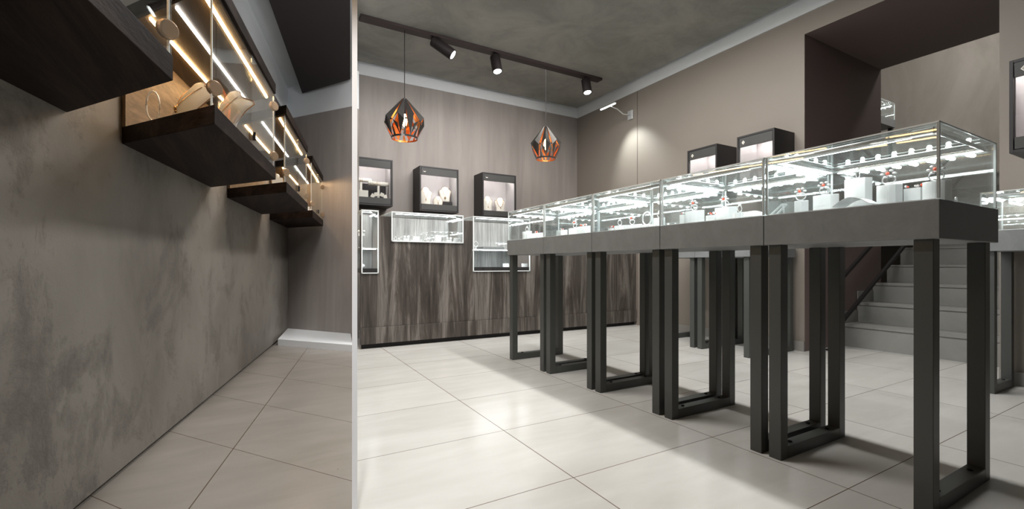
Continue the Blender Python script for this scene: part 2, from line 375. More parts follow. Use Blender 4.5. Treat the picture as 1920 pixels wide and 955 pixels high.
# ------------------------------------------------------------------ stairs, handrail
ns = 10
st = MB(); y0s, y1s = OY0-.0, 2.24
for i in range(ns):
    x = 5.03+.335*i; z = .215+.195*i
    st.box(x, 5.03+.335*ns+1.0, -1.0 if x > 5.95 else OY0+.002, (4.5 if i == ns-1 else OY1-.003), z-(.215 if i == 0 else .195), z-.02)
    st.box(x-.012, 5.03+.335*ns+1.0, -1.0 if x > 5.95 else OY0+.002, (4.5 if i == ns-1 else OY1-.003), z-.02, z)
so = st.build('staircase', M['stair']); tag(so, 'grey tiled staircase rising through the deep opening in the right wall', 'staircase')
sk = MB()
for i in range(4):
    x = 5.03+.335*i; z = .215+.195*i
    if x+.33 < 5.88: sk.box(x, x+.335, OY1-.012, OY1-.002, z, z+.12)
struct(sk.build('trim_9', M['stair']))
hr = thing('handrail', 'dark handrail of two slanting bars beside the stairs', 'handrail', (4.66, 2.16, 0))
def bar(m, x0, z0, x1, z1, w=.013, h=.017):
    m.hexa([(x0, -w, z0-h), (x1, -w, z1-h), (x1, w, z1-h), (x0, w, z0-h), (x0, -w, z0+h), (x1, -w, z1+h), (x1, w, z1+h), (x0, w, z0+h)])
m = MB(); bar(m, 0, .16, 3.3, .16+3.3*.555); m.build('lower_rail', M['dark_metal'], hr)
m = MB(); bar(m, 0, .575, 3.3, .575+3.3*.555); m.build('upper_rail', M['dark_metal'], hr)
MB().box(-.02, .02, -.02, .02, 0, .62).build('post', M['dark_metal'], hr)
MB().box(-.045, .045, -.045, .045, 0, .012).build('foot_plate', M['dark_metal'], hr)

# ------------------------------------------------------------------ display table with glass case
def leds(m, p0, p1, n, r=.0045, n6=6):
    p0 = Vector(p0); p1 = Vector(p1)
    for i in range(n):
        m.ball(p0.lerp(p1, (i+.5)/n), r, n6)
def make_table(label, loc, dx, dy, zb, zt, zg, legs, group, near_end=False, lx=(.02, .49)):
    """origin: floor point under the front near corner of the top; x across, y along the row"""
    t = thing('display_table', label, 'display table', loc, 0, group)
    MB().box(0, dx, .0012, dy-.0012, zb, zt).build('table_top', M['slab'], t, bevel=.002)
    MB().box(.02, dx-.02, .02, dy-.02, zt, zt+.004).build('white_bounce_tray', M['tray'], t)  # unseen white panel added to bounce LED light upwards
    for y in legs:
        for x in lx:
            MB().box(x, x+.05, y, y+.05, 0, zb).build('leg', M['leg'], t, bevel=.002)
        r = MB().box(lx[0]+.05, lx[1], y, y+.05, 0, .05).build('foot_rail', M['leg'], t, bevel=.002)
        for x in (lx[0]+.11, lx[1]-.06): MB().lathe([(.009, 0), (.009, .003), (.006, .006)], 12, (x, y+.025, .05)).build('bolt', M['dark_metal'], r)
    g = MB(); th = .006; z0 = zt+.004; e = .008
    x0, x1, yy0, yy1 = e, dx-e, .004, dy-.004
    g.box(x0, x0+th, yy0, yy1, z0, zg-th); g.box(x1-th, x1, yy0, yy1, z0, zg-th)
    g.box(x0+th, x1-th, yy0, yy0+th, z0, zg-th); g.box(x0+th, x1-th, yy1-th, yy1, z0, zg-th); g.box(x0, x1, yy0, yy1, zg-th, zg)
    gc = g.build('glass_case', M['glass'], t)
    f = MB(); q = .0035
    for x in (x0+q, x1-q):
        for y in (yy0+q, yy1-q): f.box(x-q, x+q, y-q, y+q, z0, zg)
    f.box(x0-.001, x0+.006, yy0, yy1, zg-.001, zg+.003); f.box(x1-.006, x1+.001, yy0, yy1, zg-.001, zg+.003)
    f.box(x0, x1, yy0, yy0+.006, zg-.001, zg+.003); f.box(x0, x1, yy1-.006, yy1, zg-.001, zg+.003)
    f.build('edge_trim', M['glass_edge'], t)
    zt2 = zg-.02
    # clear tube along the front, lit strips along back and the far end
    m = MB(); m.tube([(x0+.022, yy0+.02, zt2), (x0+.022, yy1-.02, zt2)], .011, 12); ft = m.build('front_tube', M['tube'], t, smooth=True)
    m = MB(); m.box(x0+.031, x0+.036, yy0+.03, yy1-.03, zt2-.009, zt2+.002); m.build('added_glow_strip', M['led_cold'], ft)  # hidden glowing strip added to brighten the block fronts
    m = MB(); m.box(x1-.034, x1-.012, yy0+.02, yy1-.02, zt2, zt2+.01); m.box(x0+.05, x1-.05, yy1-.034, yy1-.012, zt2, zt2+.01)
    m.tube([(x0+.022, yy0+.02, zt2), (x0+.022, yy0+.075, zt2)], .0125, 10)
    m.tube([(x0+.03, yy0+.022, zt2), (x1-.03, yy0+.022, zt2)], .007, 8)
    m.build('light_rail', M['alu'], t)
    m = MB(); m.box(x1-.031, x1-.015, yy0+.03, yy1-.04, zt2-.003, zt2); m.box(x0+.06, x1-.06, yy1-.031, yy1-.015, zt2-.003, zt2)
    leds(m, (x1-.023, yy0+.04, zt2-.006), (x1-.023, yy1-.05, zt2-.006), 8, .009, 8)
    leds(m, (x0+.07, yy1-.023, zt2-.006), (x1-.07, yy1-.023, zt2-.006), 5, .009, 8)
    m.m = [1 if i >= 12 else 0 for i in range(len(m.m))]
    m.build('light_strip', [M['led_soft'], M['led_dot']], t)
    return t
ORD = ['nearest', 'second', 'third', 'fourth', 'farthest']
ZB, ZT, ZG = .882, 1.005, 1.246
UN = .5545
for k in range(5):
    lab = ['nearest long grey display table with lit glass case, at the right', 'second grey glass-case display table from the front of the central row',
           'third grey glass-case display table, middle of the central row', 'fourth grey glass-case display table, last but one before the counter',
           'farthest glass-case display table of the central row, nearest the wooden counter'][k]
    make_table(lab, (1.83, .55+UN*k, 0), .543, UN, ZB, ZT, ZG, (.022, .492) if k else (.022, .495), 'glass display tables of the central row')
make_table('display table with glass case by the right wall, left of the stair opening', (3.63, 2.31, 0), .70, .555, .87, .985, 1.225, (.02, .49), 'glass display tables along the right wall', lx=(.02, .645))
make_table('farther display table by the right wall, seen between the central legs', (3.63, 2.865, 0), .70, .555, .87, .985, 1.225, (.02, .49), 'glass display tables along the right wall', lx=(.02, .645))
make_table('grey glass-case display table at the right edge, beside the stair opening', (3.935, .44, 0), .425, .56, .885, 1.012, 1.25, (.02, .495), 'glass display tables along the right wall', lx=(.02, .35))
make_table('small glass display case on the landing above the stairs', (7.75, 3.0, 1.97), .55, .5545, .885, 1.0, 1.246, (.022, .492), None)

# ------------------------------------------------------------------ jewellery on blocks
def ringset(m, x, y, z, s, kind):
    if kind == 'ring':
        m.tube([(x+s*math.cos(a), y, z+s+s*math.sin(a)) for a in [2*PI*i/16 for i in range(16)]], s*.13, 6, 0, True)
        m.ball((x, y, z+2.15*s), s*.45, 8)
    elif kind == 'flower':
        m.tube([(x, y+s*math.cos(a), z+s*.8+s*math.sin(a)*.8) for a in [2*PI*i/14 for i in range(14)]], s*.12, 6, 0, True)
        for i in range(6):
            a = 2*PI*i/6; m.ball((x-.2*s, y+s*.9*math.cos(a), z+s*1.9+s*.6*math.sin(a)), s*.38, 8, .6)
        m.ball((x-.5*s, y, z+1.9*s), s*.32, 8, 1, 1)
    elif kind == 'cluster':
        for i in range(7):
            m.ball((x+random.uniform(-s, s)*.6, y+random.uniform(-2.1, 2.1)*s, z+s*random.uniform(.3, .7)), s*random.uniform(.25, .45), 8, 1, i % 3 == 0)
case_names = ['nearest glass case', 'second glass case', 'middle glass case', 'fourth glass case', 'farthest glass case']
# (table index, x left px, x right px, y top px, depth plane X, block depth, kind)
items = [
 (0, 1471, 1502, 378, 2.02, .06, 'flower'), (0, 1524, 1557, 366, 2.02, .07, 'flower'), (0, 1583, 1622, 335, 2.0, .06, 'ring'),
 (0, 1643, 1679, 347, 1.97, .06, 'flower'), (0, 1694, 1726, 353, 2.03, .06, 'cluster'), (0, 1729, 1772, 340, 1.97, .06, 'flower'),
 (1, 1249, 1275, 405, 1.98, .06, 'cluster'), (1, 1281, 1307, 396, 2.0, .06, 'flower'), (1, 1323, 1339, 404, 1.98, .05, 'cluster'),
 (1, 1340, 1366, 389, 2.0, .07, 'flower'), (1, 1372, 1390, 399, 1.97, .06, 'ring'),
 (2, 1117, 1140, 430, 1.98, .06, 'cluster'), (2, 1143, 1162, 424, 2.0, .06, 'ring'), (2, 1169, 1191, 422, 1.98, .06, 'flower'), (2, 1225, 1236, 409, 2.0, .05, 'ring'),
 (3, 1022, 1043, 434, 1.98, .06, 'cluster'), (3, 1066, 1080, 428, 2.0, .06, 'flower'), (3, 1081, 1097, 425, 1.98, .05, 'cluster'),
 (4, 971.5, 988, 435, 1.97, .05, 'ring'), (4, 992, 1009, 438, 2.0, .06, 'cluster'),
]
cnt = {}
tot = {k: len([i for i in items if i[0] == k]) for k in range(5)}
PL = ['first', 'second', 'third', 'fourth', 'fifth', 'sixth']
for (k, xa, xb, yt, X, dp, kind) in items:
    da, ya = onX(xa, X); db, yb = onX(xb, X)
    i = cnt.get(k, 0); cnt[k] = i+1
    y0, y1 = min(ya, yb), max(ya, yb); yc = (y0+y1)/2
    z0 = ZT+.004; top = zat(yt, (da+db)/2)
    lo = max(.55+UN*k+.02, y0); hi = min(.55+UN*(k+1)-.02, y1); yc = (lo+hi)/2
    place = PL[i]+' from left, '+case_names[k]
    # slightly barrel-fronted block with a sloping top
    w2 = (hi-lo)/2; n = 8; hgt = top-z0
    pts = [(0-.012*math.cos(PI/2*(-1+2*j/n)), -w2+2*w2*j/n) for j in range(n+1)]+[(dp, w2), (dp, -w2)]
    b = MB(); nn = len(pts)
    P = [(x, y, 0) for x, y in pts]+[(x, y, hgt+.10*(x)) for x, y in pts]
    b.poly(P, [tuple(reversed(range(nn))), tuple(range(nn, 2*nn))]+[(j, (j+1) % nn, nn+(j+1) % nn, nn+j) for j in range(nn)])
    o = b.build('display_block', M['block'], bevel=.0015); o.location = (X, yc, z0)
    tag(o, 'white jewellery display block, '+place, 'display block', 'white blocks in the central glass cases')
    j = MB(); ringset(j, 0, 0, 0, (.020 if kind == 'flower' else .016) if kind != 'cluster' else .014, kind)
    oj = j.build('ring' if kind != 'cluster' else 'jewellery', [M['silver'], M['coral']], smooth=True); oj.location = (X+.025, yc, z0+hgt+.0045)
    tag(oj, ('silver ring' if kind == 'ring' else 'silver flower ring with coral stone' if kind == 'flower' else 'silver coral cluster')+', '+place, 'jewellery', 'jewellery in the central glass cases')
# low items
t = thing('display_easel', 'small white leaning easel at left end of the nearest glass case', 'easel', (1.98, .0, ZT+.004))
d, y = onX(1454, 1.98); t.location.y = y
m = MB(); m.tube([(-.01, .03, 0), (.0, -.03, .055)], .004, 6); m.tube([(.0, -.03, .055), (.0, -.04, 0)], .004, 6); m.tube([(-.01, .03, .006), (0, -.04, .006)], .004, 6)
m.tube([(.03, .03, 0), (.03, -.03, .055)], .004, 6); m.tube([(.03, -.03, .055), (0, -.03, .055)], .004, 6); m.build('easel_frame', M['block'], t)
# curved acrylic riser below the tall block
m = MB(); dd, ya = onX(1572, 1.93); _, yb = onX(1640, 1.93)
n = 12; P = []
for i in range(n+1):
    f = i/n; y = ya+(yb-ya)*f; z = .012+.028*math.sin(PI*f)
    P.append((y, z))
vs = [(0, y, z) for y, z in P]+[(0, y, z-.003) for y, z in P]+[(.09, y, z) for y, z in P]+[(.09, y, z-.003) for y, z in P]
N = n+1
fs = []
for i in range(n): fs += [(i, i+1, N+i+1, N+i), (2*N+i, 3*N+i, 3*N+i+1, 2*N+i+1), (i, 2*N+i, 2*N+i+1, i+1), (N+i, N+i+1, 3*N+i+1, 3*N+i)]
fs += [(0, N, 3*N, 2*N), (n, 2*N+n, 3*N+n, N+n)]
m.poly(vs, fs); o = m.build('arched_riser', M['glass_edge']); o.location = (1.885, 0, ZT+.004); tag(o, 'low arched clear riser in front of the tall block, nearest glass case', 'riser')
# bracelet standing in case three
_, y = onX(1213, 2.0); b = thing('bracelet_stand', 'large silver bracelet standing on a white stand in the third glass case', 'bracelet', (2.0, y, ZT+.004))
MB().box(-.02, .02, -.035, .035, 0, .03).build('stand', M['block'], b, bevel=.002)
MB().tube([(0, .034*math.cos(a), .066+.038*math.sin(a)) for a in [2*PI*i/24 for i in range(24)]], .0045, 8, 0, True).build('bracelet', M['silver'], b, smooth=True)
# white mound in case two
_, y = onX(1404, 2.0); m = MB(); m.lathe([(.06, 0), (.058, .02), (.045, .035), (.02, .044), (.001, .046)], 24, (0, 0, 0), 0, .9, 1.1)
o = m.build('display_mound', M['block'], smooth=True); o.location = (2.03, y, ZT+.004); tag(o, 'low rounded white display mound, right end of the second glass case', 'display mound')
# small pieces lying about each case (charms)
for k in range(5):
    for i in range(5):
        y = .55+UN*k+.06+.09*i+random.uniform(-.015, .015); x = 2.2+random.uniform(-.03, .05)
        m = MB(); ringset(m, 0, 0, 0, .010, 'ring'); m.box(-.012, .012, -.012, .012, -.012, .0015)
        o = m.build('ring', M['silver'], smooth=False); o.location = (x, y, ZT+.004+.0125)
        tag(o, 'small silver ring, %s from near end, back row of %s' % (PL[i], case_names[k].replace('middle glass', 'middle')), 'ring', 'rings in the back rows of the central glass cases')

# ------------------------------------------------------------------ wooden counter with inset glass cases
YC = 4.36; ZCT = 1.27
ct = thing('wooden_counter', 'weathered brown wooden counter front along the back wall', 'counter', (.83, YC, 0))
W = XW-.005-.83
cases = [(.838, .998, .72, .30), (1.12, 1.878, 1.03, .46), (1.989, 2.706, .73, .46)]
m = MB(); xs = .0
for (xa, xb, zb, dpt) in cases:
    a, b = xa-.83, xb-.83
    if a-xs > .005: m.box(xs, a, .012, .04, .205, ZCT)
    m.box(a, b, .012, .04, .205, zb); xs = b
m.box(xs, W, .012, .04, .205, ZCT)
m.build('front_panel', M['counter_wood'], ct)
MB().box(0, W, 0, .04, .045, .203).build('plinth_board', M['counter_wood'], ct, bevel=.002)
MB().box(0.02, W, .05, .08, 0, .045).build('kick_recess', M['black'], ct)
names = ['glass case at the left end of the wooden counter, beside the partition', 'shallow glass case in the wooden counter, left of centre', 'deep glass case in the counter just left of the central display row']
CX = []
for (xa, xb, zb, dpt), nm in zip(cases, names):
    w = xb-xa; zt = 1.316
    t = thing('counter_case', nm, 'display case', (xa, YC, zb), 0, 'glass cases in the wooden counter'); h = zt-zb
    g = MB(); th = .006
    g.box(0, w, 0, th, .0, h-th); g.box(0, th, th, dpt-.03, 0, h-th); g.box(w-th, w, th, dpt-.03, 0, h-th); g.box(0, w, 0, dpt, h-th, h)
    g.build('glass', M['glass_clear'], t)
    MB().box(.0, w, dpt-.03, dpt-.01, 0, h-.01).build('back_panel', M['panel_pale'] if 'panel_pale' in M else M.setdefault('panel_pale', wood('pale_grey_wood', ((.30, .30, .295), (.46, .46, .45), (.62, .62, .61)), 2, 1.0, .5, .1)), t)
    f = MB(); q = .005
    for x in (q, w-q): f.box(x-q, x+q, -.002, .01, 0, h)
    f.box(0, w, -.002, .008, h-.004, h+.006); f.box(0, w, -.002, .006, -.002, .006); f.box(-.002, .008, 0, dpt, h-.002, h+.005); f.box(w-.008, w+.002, 0, dpt, h-.002, h+.005)
    f.build('edge_trim', M['glass_edge'], t)
    if h > .4:
        MB().box(.008, w-.008, .01, dpt-.035, .235, .243).build('glass_shelf', M['glass_edge'], t)
        MB().box(.01, w-.01, .008, dpt-.035, .004, .045).build('base_tray', M['black'], t)
    else:
        MB().box(.01, w-.01, .01, dpt-.035, .0, .008).build('base_tray', M['tray'], t)
    m = MB(); m.box(w-.04, w-.02, .03, dpt-.06, h-.026, h-.014); m.box(w-.17 if w > .3 else .02, w-.05, .02, .035, h-.02, h-.012); m.build('light_rail', M['alu'], t)
    m = MB(); m.box(w-.038, w-.022, .035, dpt-.07, h-.030, h-.026); leds(m, (w-.03, .05, h-.032), (w-.03, dpt-.08, h-.032), 7, .006)
    if w > .3:  # front strip added to light the back panel evenly
        m.box(.05, w-.08, .02, .03, h-.016, h-.012)
    else: m.box(.02, w-.06, .02, .03, h-.016, h-.012)
    m.build('light_strip', M['led_counter'], t)
    if h > .4: MB().box(.02, w-.02, .03, .06, .230, .234).build('added_lower_strip', M['led_cold'], t)  # added strip brightening the compartment under the shelf
def cb(name, xpx, Y, zbase, mbuild, label, cat, group, mats, **kw):
    _, x = onY(xpx, Y); m = MB(); mbuild(m); o = m.build(name, mats, **kw); o.location = (x, Y, zbase); return tag(o, label, cat, group)
def sblock(m, w=.03, h=.04, d=.04): m.box(-w, w, 0, d, 0, h)
gB = 'pieces in the shallow counter case'
def earset(m):
    m.box(-.03, .03, 0, .03, 0, .03); m.ball((-.018, .0, .045), .016, 8); m.ball((.018, .0, .045), .016, 8)
z2 = 1.0385
for i, (xp, kind) in enumerate([(742, 0), (762, 1), (781, 2), (803, 0), (822, 2), (842, 1), (858, 2)]):
    if kind == 0:
        def mk(m): m.box(-.012, .012, 0, .02, 0, .006); m.tube([(.014*math.cos(a), .01, .02+.014*math.sin(a)) for a in [2*PI*j/12 for j in range(12)]], .003, 6, 0, True); m.ball((0, .01, .038), .009, 8)
        cb('ring', xp, YC+.06, z2, mk, 'tiny silver ring on a base, %s piece from left in the shallow counter case' % (PL+['seventh'])[i], 'ring', gB, M['silver'])
    elif kind == 1:
        cb('earring_stand', xp, YC+.12, z2, earset, 'white earring stand, %s piece from the left in the shallow counter case' % (PL+['seventh'])[i], 'jewellery stand', gB, M['block'])
    else:
        cb('display_block', xp, YC+.14, z2, lambda m: sblock(m, .033, .055+.02*(i == 4)), 'white block, %s piece from the left in the shallow counter case' % (PL+['seventh'])[i], 'display block', gB, M['block'], bevel=.002)
for i, xp in enumerate([749, 757, 771, 790, 811, 831, 850, 862]):
    def mk(m): m.ball((0, 0, .008), .008, 8); m.ball((.02, .005, .006), .006, 8); m.tube([(-.015, 0, .004), (.03, .01, .004)], .003, 6)
    cb('earring', xp, YC+.035, z2, mk, 'tiny silver earring lying at the glass, %s from the left in the shallow counter case' % (PL+['seventh', 'eighth'])[i], 'earring', gB+', front row', M['silver'], smooth=True)
def ystand(m):
    m.lathe([(.03, 0), (.03, .006), (.006, .01), (.006, .12)], 12); m.box(-.03, .03, -.012, .012, .115, .15); m.ball((-.022, -.008, .158), .015, 8); m.ball((.022, -.008, .158), .015, 8)
cb('jewellery_stand', 677.5, YC+.1, .72+.2435, ystand, 'forked white earring stand on the glass shelf, left counter case', 'jewellery stand', None, M['block'])
def shellm(m):
    for i in range(5): m.ball((.0+random.uniform(-.01, .01), .01*i-.02, .018+.006*(i % 3)), .02, 8)
cb('earring_display', 678.5, YC+.15, .72+.0455, shellm, 'white shell shaped jewellery display on the floor of the left counter case', 'jewellery display', None, M['block'], smooth=True)
cb('jewellery_stand', 892, YC+.12, .73+.2435, lambda m: (m.lathe([(.02, 0), (.006, .008), (.006, .03)], 12), m.tube([(.025*math.cos(a), 0, .055+.03*math.sin(a)) for a in [2*PI*j/16 for j in range(16)]], .006, 6, 0, True)), 'small white ring shaped stand on the shelf of the deep counter case', 'jewellery stand', None, M['block'])
cb('display_tray', 926, YC+.1, .73+.2435, lambda m: m.box(-.14, .14, 0, .16, 0, .03), 'long grey cushion tray on the shelf of the deep counter case', 'display tray', None, M['slab'], bevel=.008)
cb('display_block', 950, YC+.1, .73+.0455, lambda m: sblock(m, .03, .04), 'small white block on the floor of the deep counter case, left one', 'display block', None, M['block'])
cb('display_block', 985, YC+.1, .73+.0455, lambda m: sblock(m, .03, .04), 'small white block on the floor of the deep counter case, right one', 'display block', None, M['block'])

# ------------------------------------------------------------------ wall-hung display boxes
def make_box(label, loc, rz, w, dp, h, two=False, group=None):
    """origin: bottom centre of the back; front faces local -y"""
    t = thing('wall_display_box', label, 'display box', loc, rz, group)
    s = MB(); e = .018; hw = w/2
    s.box(-hw, -hw+e, -dp, 0, 0, h); s.box(hw-e, hw, -dp, 0, 0, h); s.box(-hw+e, hw-e, -dp, 0, 0, e); s.box(-hw+e, hw-e, -dp, 0, h-e, h); s.box(-hw+e, hw-e, -.012, 0, e, h-e)
    s.build('casing', M['box_dark'], t, bevel=.0015)
    bh = .085
    MB().box(-hw+e+.004, hw-e-.004, -dp+.004, -dp+.02, h-e-.004-bh, h-e).build('upper_band', M['box_band'], t, bevel=.001)
    MB().box(-hw+e+.004, hw-e-.004, -dp+.004, -dp+.02, e+.004, e+.004+bh*.85).build('lower_band', M['box_band'], t, bevel=.001)
    z0 = e+bh*.85; z1 = h-e-.012
    li = MB(); li.box(-hw+e, hw-e, -.02, -.012, z0, z1); li.box(-hw+e, -hw+e+.006, -dp+.022, -.02, z0, z1); li.box(hw-e-.006, hw-e, -dp+.022, -.02, z0, z1)
    li.box(-hw+e, hw-e, -dp+.022, -.012, z0-.006, z0)
    li.build('lining', M['box_in'], t)
    if two: MB().box(-.002, .002, -.03, -.02, z0, z1).build('seam_strip', M['box_band'], t)
    MB().box(-hw+e+.006, hw-e-.006, -dp+.006, -dp+.010, z0, h-e-bh-.004).build('glass_pane', M['glass_clear'], t)
    m = MB()
    if two:
        for x in (-w*.22, w*.2): m.lathe([(.02, 0), (.02, .006)], 14, (x, -.09, h-e-.022))
    m.box(-hw+e+.03, hw-e-.03, -dp+.035, -dp+.05, h-e-.024, h-e-.014)
    m.build('light_strip', M['led_box'], t)
    # small pale emblem
    m = MB(); ex, ez = -hw+e+.045, h-e-bh*.5-.004
    if two:
        r1, r2 = .016, .009
        for i in range(4):
            a, b = PI/2*i, PI/2*(i+1)
            m.poly([(ex+r1*math.cos(a), -dp+.0025, ez+r1*1.2*math.sin(a)), (ex+r1*math.cos(b), -dp+.0025, ez+r1*1.2*math.sin(b)), (ex+r2*math.cos(b), -dp+.0025, ez+r2*1.2*math.sin(b)), (ex+r2*math.cos(a), -dp+.0025, ez+r2*1.2*math.sin(a)),
                    (ex+r1*math.cos(a), -dp+.004, ez+r1*1.2*math.sin(a)), (ex+r1*math.cos(b), -dp+.004, ez+r1*1.2*math.sin(b)), (ex+r2*math.cos(b), -dp+.004, ez+r2*1.2*math.sin(b)), (ex+r2*math.cos(a), -dp+.004, ez+r2*1.2*math.sin(a))],
                   [(0, 1, 2, 3), (7, 6, 5, 4), (0, 4, 5, 1), (1, 5, 6, 2), (2, 6, 7, 3), (3, 7, 4, 0)])
        m.box(ex-.004, ex+.004, -dp+.0025, -dp+.004, ez-.004, ez+.004)
    else:
        m.poly([(ex-.018, -dp+.0025, ez+.004), (ex-.006, -dp+.0025, ez-.008), (ex+.012, -dp+.0025, ez-.006), (ex+.02, -dp+.0025, ez+.004), (ex, -dp+.0025, ez-.001),
                (ex-.018, -dp+.004, ez+.004), (ex-.006, -dp+.004, ez-.008), (ex+.012, -dp+.004, ez-.006), (ex+.02, -dp+.004, ez+.004), (ex, -dp+.004, ez-.001)],
               [(0, 1, 2, 3, 4), (9, 8, 7, 6, 5), (0, 5, 6, 1), (1, 6, 7, 2), (2, 7, 8, 3), (3, 8, 9, 4), (4, 9, 5, 0)])
    m.build('emblem', M['bust'], t)
    return t, z0
def bust(name, label, loc, rz, h, w, pendant='drop', tilt=-.22, grp='necklace busts in the wall display boxes', roundb=False):
    t = thing(name, label, 'necklace bust', loc, rz, grp)
    # outline: base, flare, shoulders, neck
    if roundb: o2 = [(.25, 0), (.42, .12), (.5, .4), (.46, .68), (.3, .82), (.2, 1)]
    else: o2 = [(.34, 0), (.36, .25), (.44, .55), (.5, .70), (.47, .77), (.33, .82), (.25, .88), (.22, .96), (.14, 1.0)]
    full = [(x*w, z*h) for x, z in o2]+[(-x*w, z*h) for x, z in reversed(o2)]
    def yy(x, z): return -z*math.tan(tilt)*.9+1.1*x*x/w-.035*math.sin(PI*min(1, max(0, z/h)))*h/.2*(1-abs(2*x/w)**2*.6)*.5
    zs = [k/14 for k in range(15)]; m = MB(); nc = 9; P = []
    def half(f):
        for (xa_, za_), (xb_, zb_) in zip(o2, o2[1:]):
            if za_ <= f <= zb_: return xa_+(xb_-xa_)*(f-za_)/max(1e-6, zb_-za_)
        return o2[-1][0]
    for sd in (0, 1):
        for f in zs:
            hw_ = half(f)*w
            for c_ in range(nc):
                x = -hw_+2*hw_*c_/(nc-1); z = f*h; ed = 1-abs(2*c_/(nc-1)-1)**4
                P.append((x, yy(x, z)+(sd*(.004+.014*ed)), z))
    F = []; nr = len(zs); o_ = nr*nc
    for r_ in range(nr-1):
        for c_ in range(nc-1):
            a = r_*nc+c_; F += [(a, a+1, a+nc+1, a+nc), (o_+a, o_+a+nc, o_+a+nc+1, o_+a+1)]
        for c_ in (0, nc-1): a = r_*nc+c_; F.append((a, a+nc, o_+a+nc, o_+a))
    for r_ in (0, nr-1):
        for c_ in range(nc-1): a = r_*nc+c_; F.append((a, o_+a, o_+a+1, a+1))
    m.poly(P, F); m.build('bust_form', M['bust'], t, smooth=True)
    e = MB(); e.tube([(x*1.0, yy(x, z)-.0, z) for x, z in full[1:-1]], .0022, 5); e.build('gold_piping', M['piping'], t)
    ch = MB(); zt = h*.84; xw = w*.24; zb = h*.34
    if pendant == 'collar':
        pts = [(xw*1.1*math.cos(PI*i/14), -.0, zt-(zt-zb)*math.sin(PI*i/14)) for i in range(15)]; rr = .0028
    else: pts = [(xw*(1-i/7), 0, zt-(zt-zb)*i/7) for i in range(8)]+[(-xw*i/7, 0, zb+(zt-zb)*i/7) for i in range(1, 8)]; rr = .0013
    pts = [(x, yy(x, z)-.002, z) for x, _, z in pts]; ch.tube(pts, rr, 5)
    y = yy(0, zb-.015)-.004
    if pendant == 'cross': ch.box(-.004, .004, y-.003, y+.002, zb-.04, zb); ch.box(-.014, .014, y-.003, y+.002, zb-.022, zb-.013)
    else: ch.ball((0, y, zb-.01), .006, 8, 1.6); ch.ball((.003, y, zb-.022), .005, 8)
    ch.build('necklace', M['gold'], t)
    return t
FB = 5.368; bd = YW-.002-FB
gw = 'lit display boxes on the back wall'
b1, z1 = make_box('lit wall box with two bracelet rolls, leftmost on the back wall', ((.875+1.395)/2, YW-.002, 1.50), 0, .52, bd, .555, group=gw)
b2, z2b = make_box('lit wall box with three necklace busts, middle of the back wall', ((1.727+2.245)/2, YW-.002, 1.468), 0, .518, bd, .562, group=gw)
_, xr = onY(967.8, FB); _, xl = onY(905, FB)
b3, z3 = make_box('lit wall box with two necklace busts, right one on the back wall', ((xl+xr)/2, YW-.002, 1.438), 0, xr-xl, bd, .60, group=gw)
_, x = onY(800, FB+.1); bust('necklace_bust', 'tall cream bust with drop pendant, left in the three-bust box', (x-.01, FB+.1, 1.468+z2b), -.25, .235, .165)
_, x = onY(821.5, FB+.08); bust('necklace_bust', 'small round cream bust in the middle of the three-bust box', (x, FB+.08, 1.468+z2b), -.2, .125, .13, roundb=True)
_, x = onY(836, FB+.15); o = MB().box(-.075, .075, -.04, .05, 0, .065).build('bust_riser', M['black'], bevel=.004); o.location = (x, FB+.15, 1.468+z2b); tag(o, 'black riser block under the cross-necklace bust', 'riser')
bust('necklace_bust', 'cream bust with a cross pendant, raised on the black block', (x-.01, FB+.15, 1.468+z2b+.066), -.3, .205, .17, 'cross')
_, x = onY(915, FB+.1); bust('necklace_bust', 'cream bust with drop pendant, left in the right-hand wall box', (x, FB+.1, 1.438+z3), -.25, .215, .16)
_, x = onY(938.5, FB+.1); bust('necklace_bust', 'cream bust with a dark beaded collar, right in the right-hand wall box', (x, FB+.1, 1.438+z3), -.3, .21, .165, 'collar')
def troll(px, Y, zb, h, lab, wd=.17):
    _, x = onY(px, Y); t = thing('bracelet_stand', lab, 'bracelet stand', (x, Y, zb), 0, 'bracelet rolls in the leftmost wall box')
    MB().box(-.03, .03, -.02, .02, 0, .006).build('base', M['bust'], t); MB().box(-.012, .012, -.006, .006, .006, h-.02).build('stem', M['bust'], t)
    MB().tube([(-wd/2, 0, h), (-wd/2+.004, 0, h), (wd/2-.004, 0, h), (wd/2, 0, h)], [.018, .024, .024, .018], 18).build('roll', M['bust'], t, smooth=True)
    for i in range(6):
        xx = -wd/2+.02+i*.022
        MB().tube([(xx, .0255*math.cos(a), h+.0255*math.sin(a)) for a in [2*PI*j/18 for j in range(18)]], .0022, 5, 0, True).build('bracelet', M['gold'], t)
troll(709.5, FB+.1, 1.50+z1, .185, 'bracelet roll on a T stand, right in the leftmost wall box', .235)
troll(677, FB+.16, 1.50+z1, .225, 'bracelet roll on a T stand, left and higher in the leftmost wall box', .24)
o = MB().box(-.075, .075, -.035, .035, 0, .085).build('gift_box', M['bust'], bevel=.004); _, x = onY(677, FB+.07); o.location = (x, FB+.07, 1.5+z1); tag(o, 'low cream box under the left bracelet roll', 'box')
for i, (px, zz, r) in enumerate([(699, .03, .5), (705, .05, -.2), (716, .05, .4), (722, .028, -.4)]):
    _, x = onY(px, FB+.06); o = MB().box(-.022, .022, -.003, .003, -.022, .022).build('price_tag', M['bust']); o.location = (x, FB+.055, 1.5+z1+zz); o.rotation_euler = (.2, r, .1)
    tag(o, ['lowest tilted cream tag hanging left of the bracelet stem', 'cream tag close beside the bracelet stem on its left', 'cream tag hanging just right of the bracelet stem', 'rightmost tilted cream tag by the bracelet stem'][i], 'tag', 'tags under the bracelet roll')
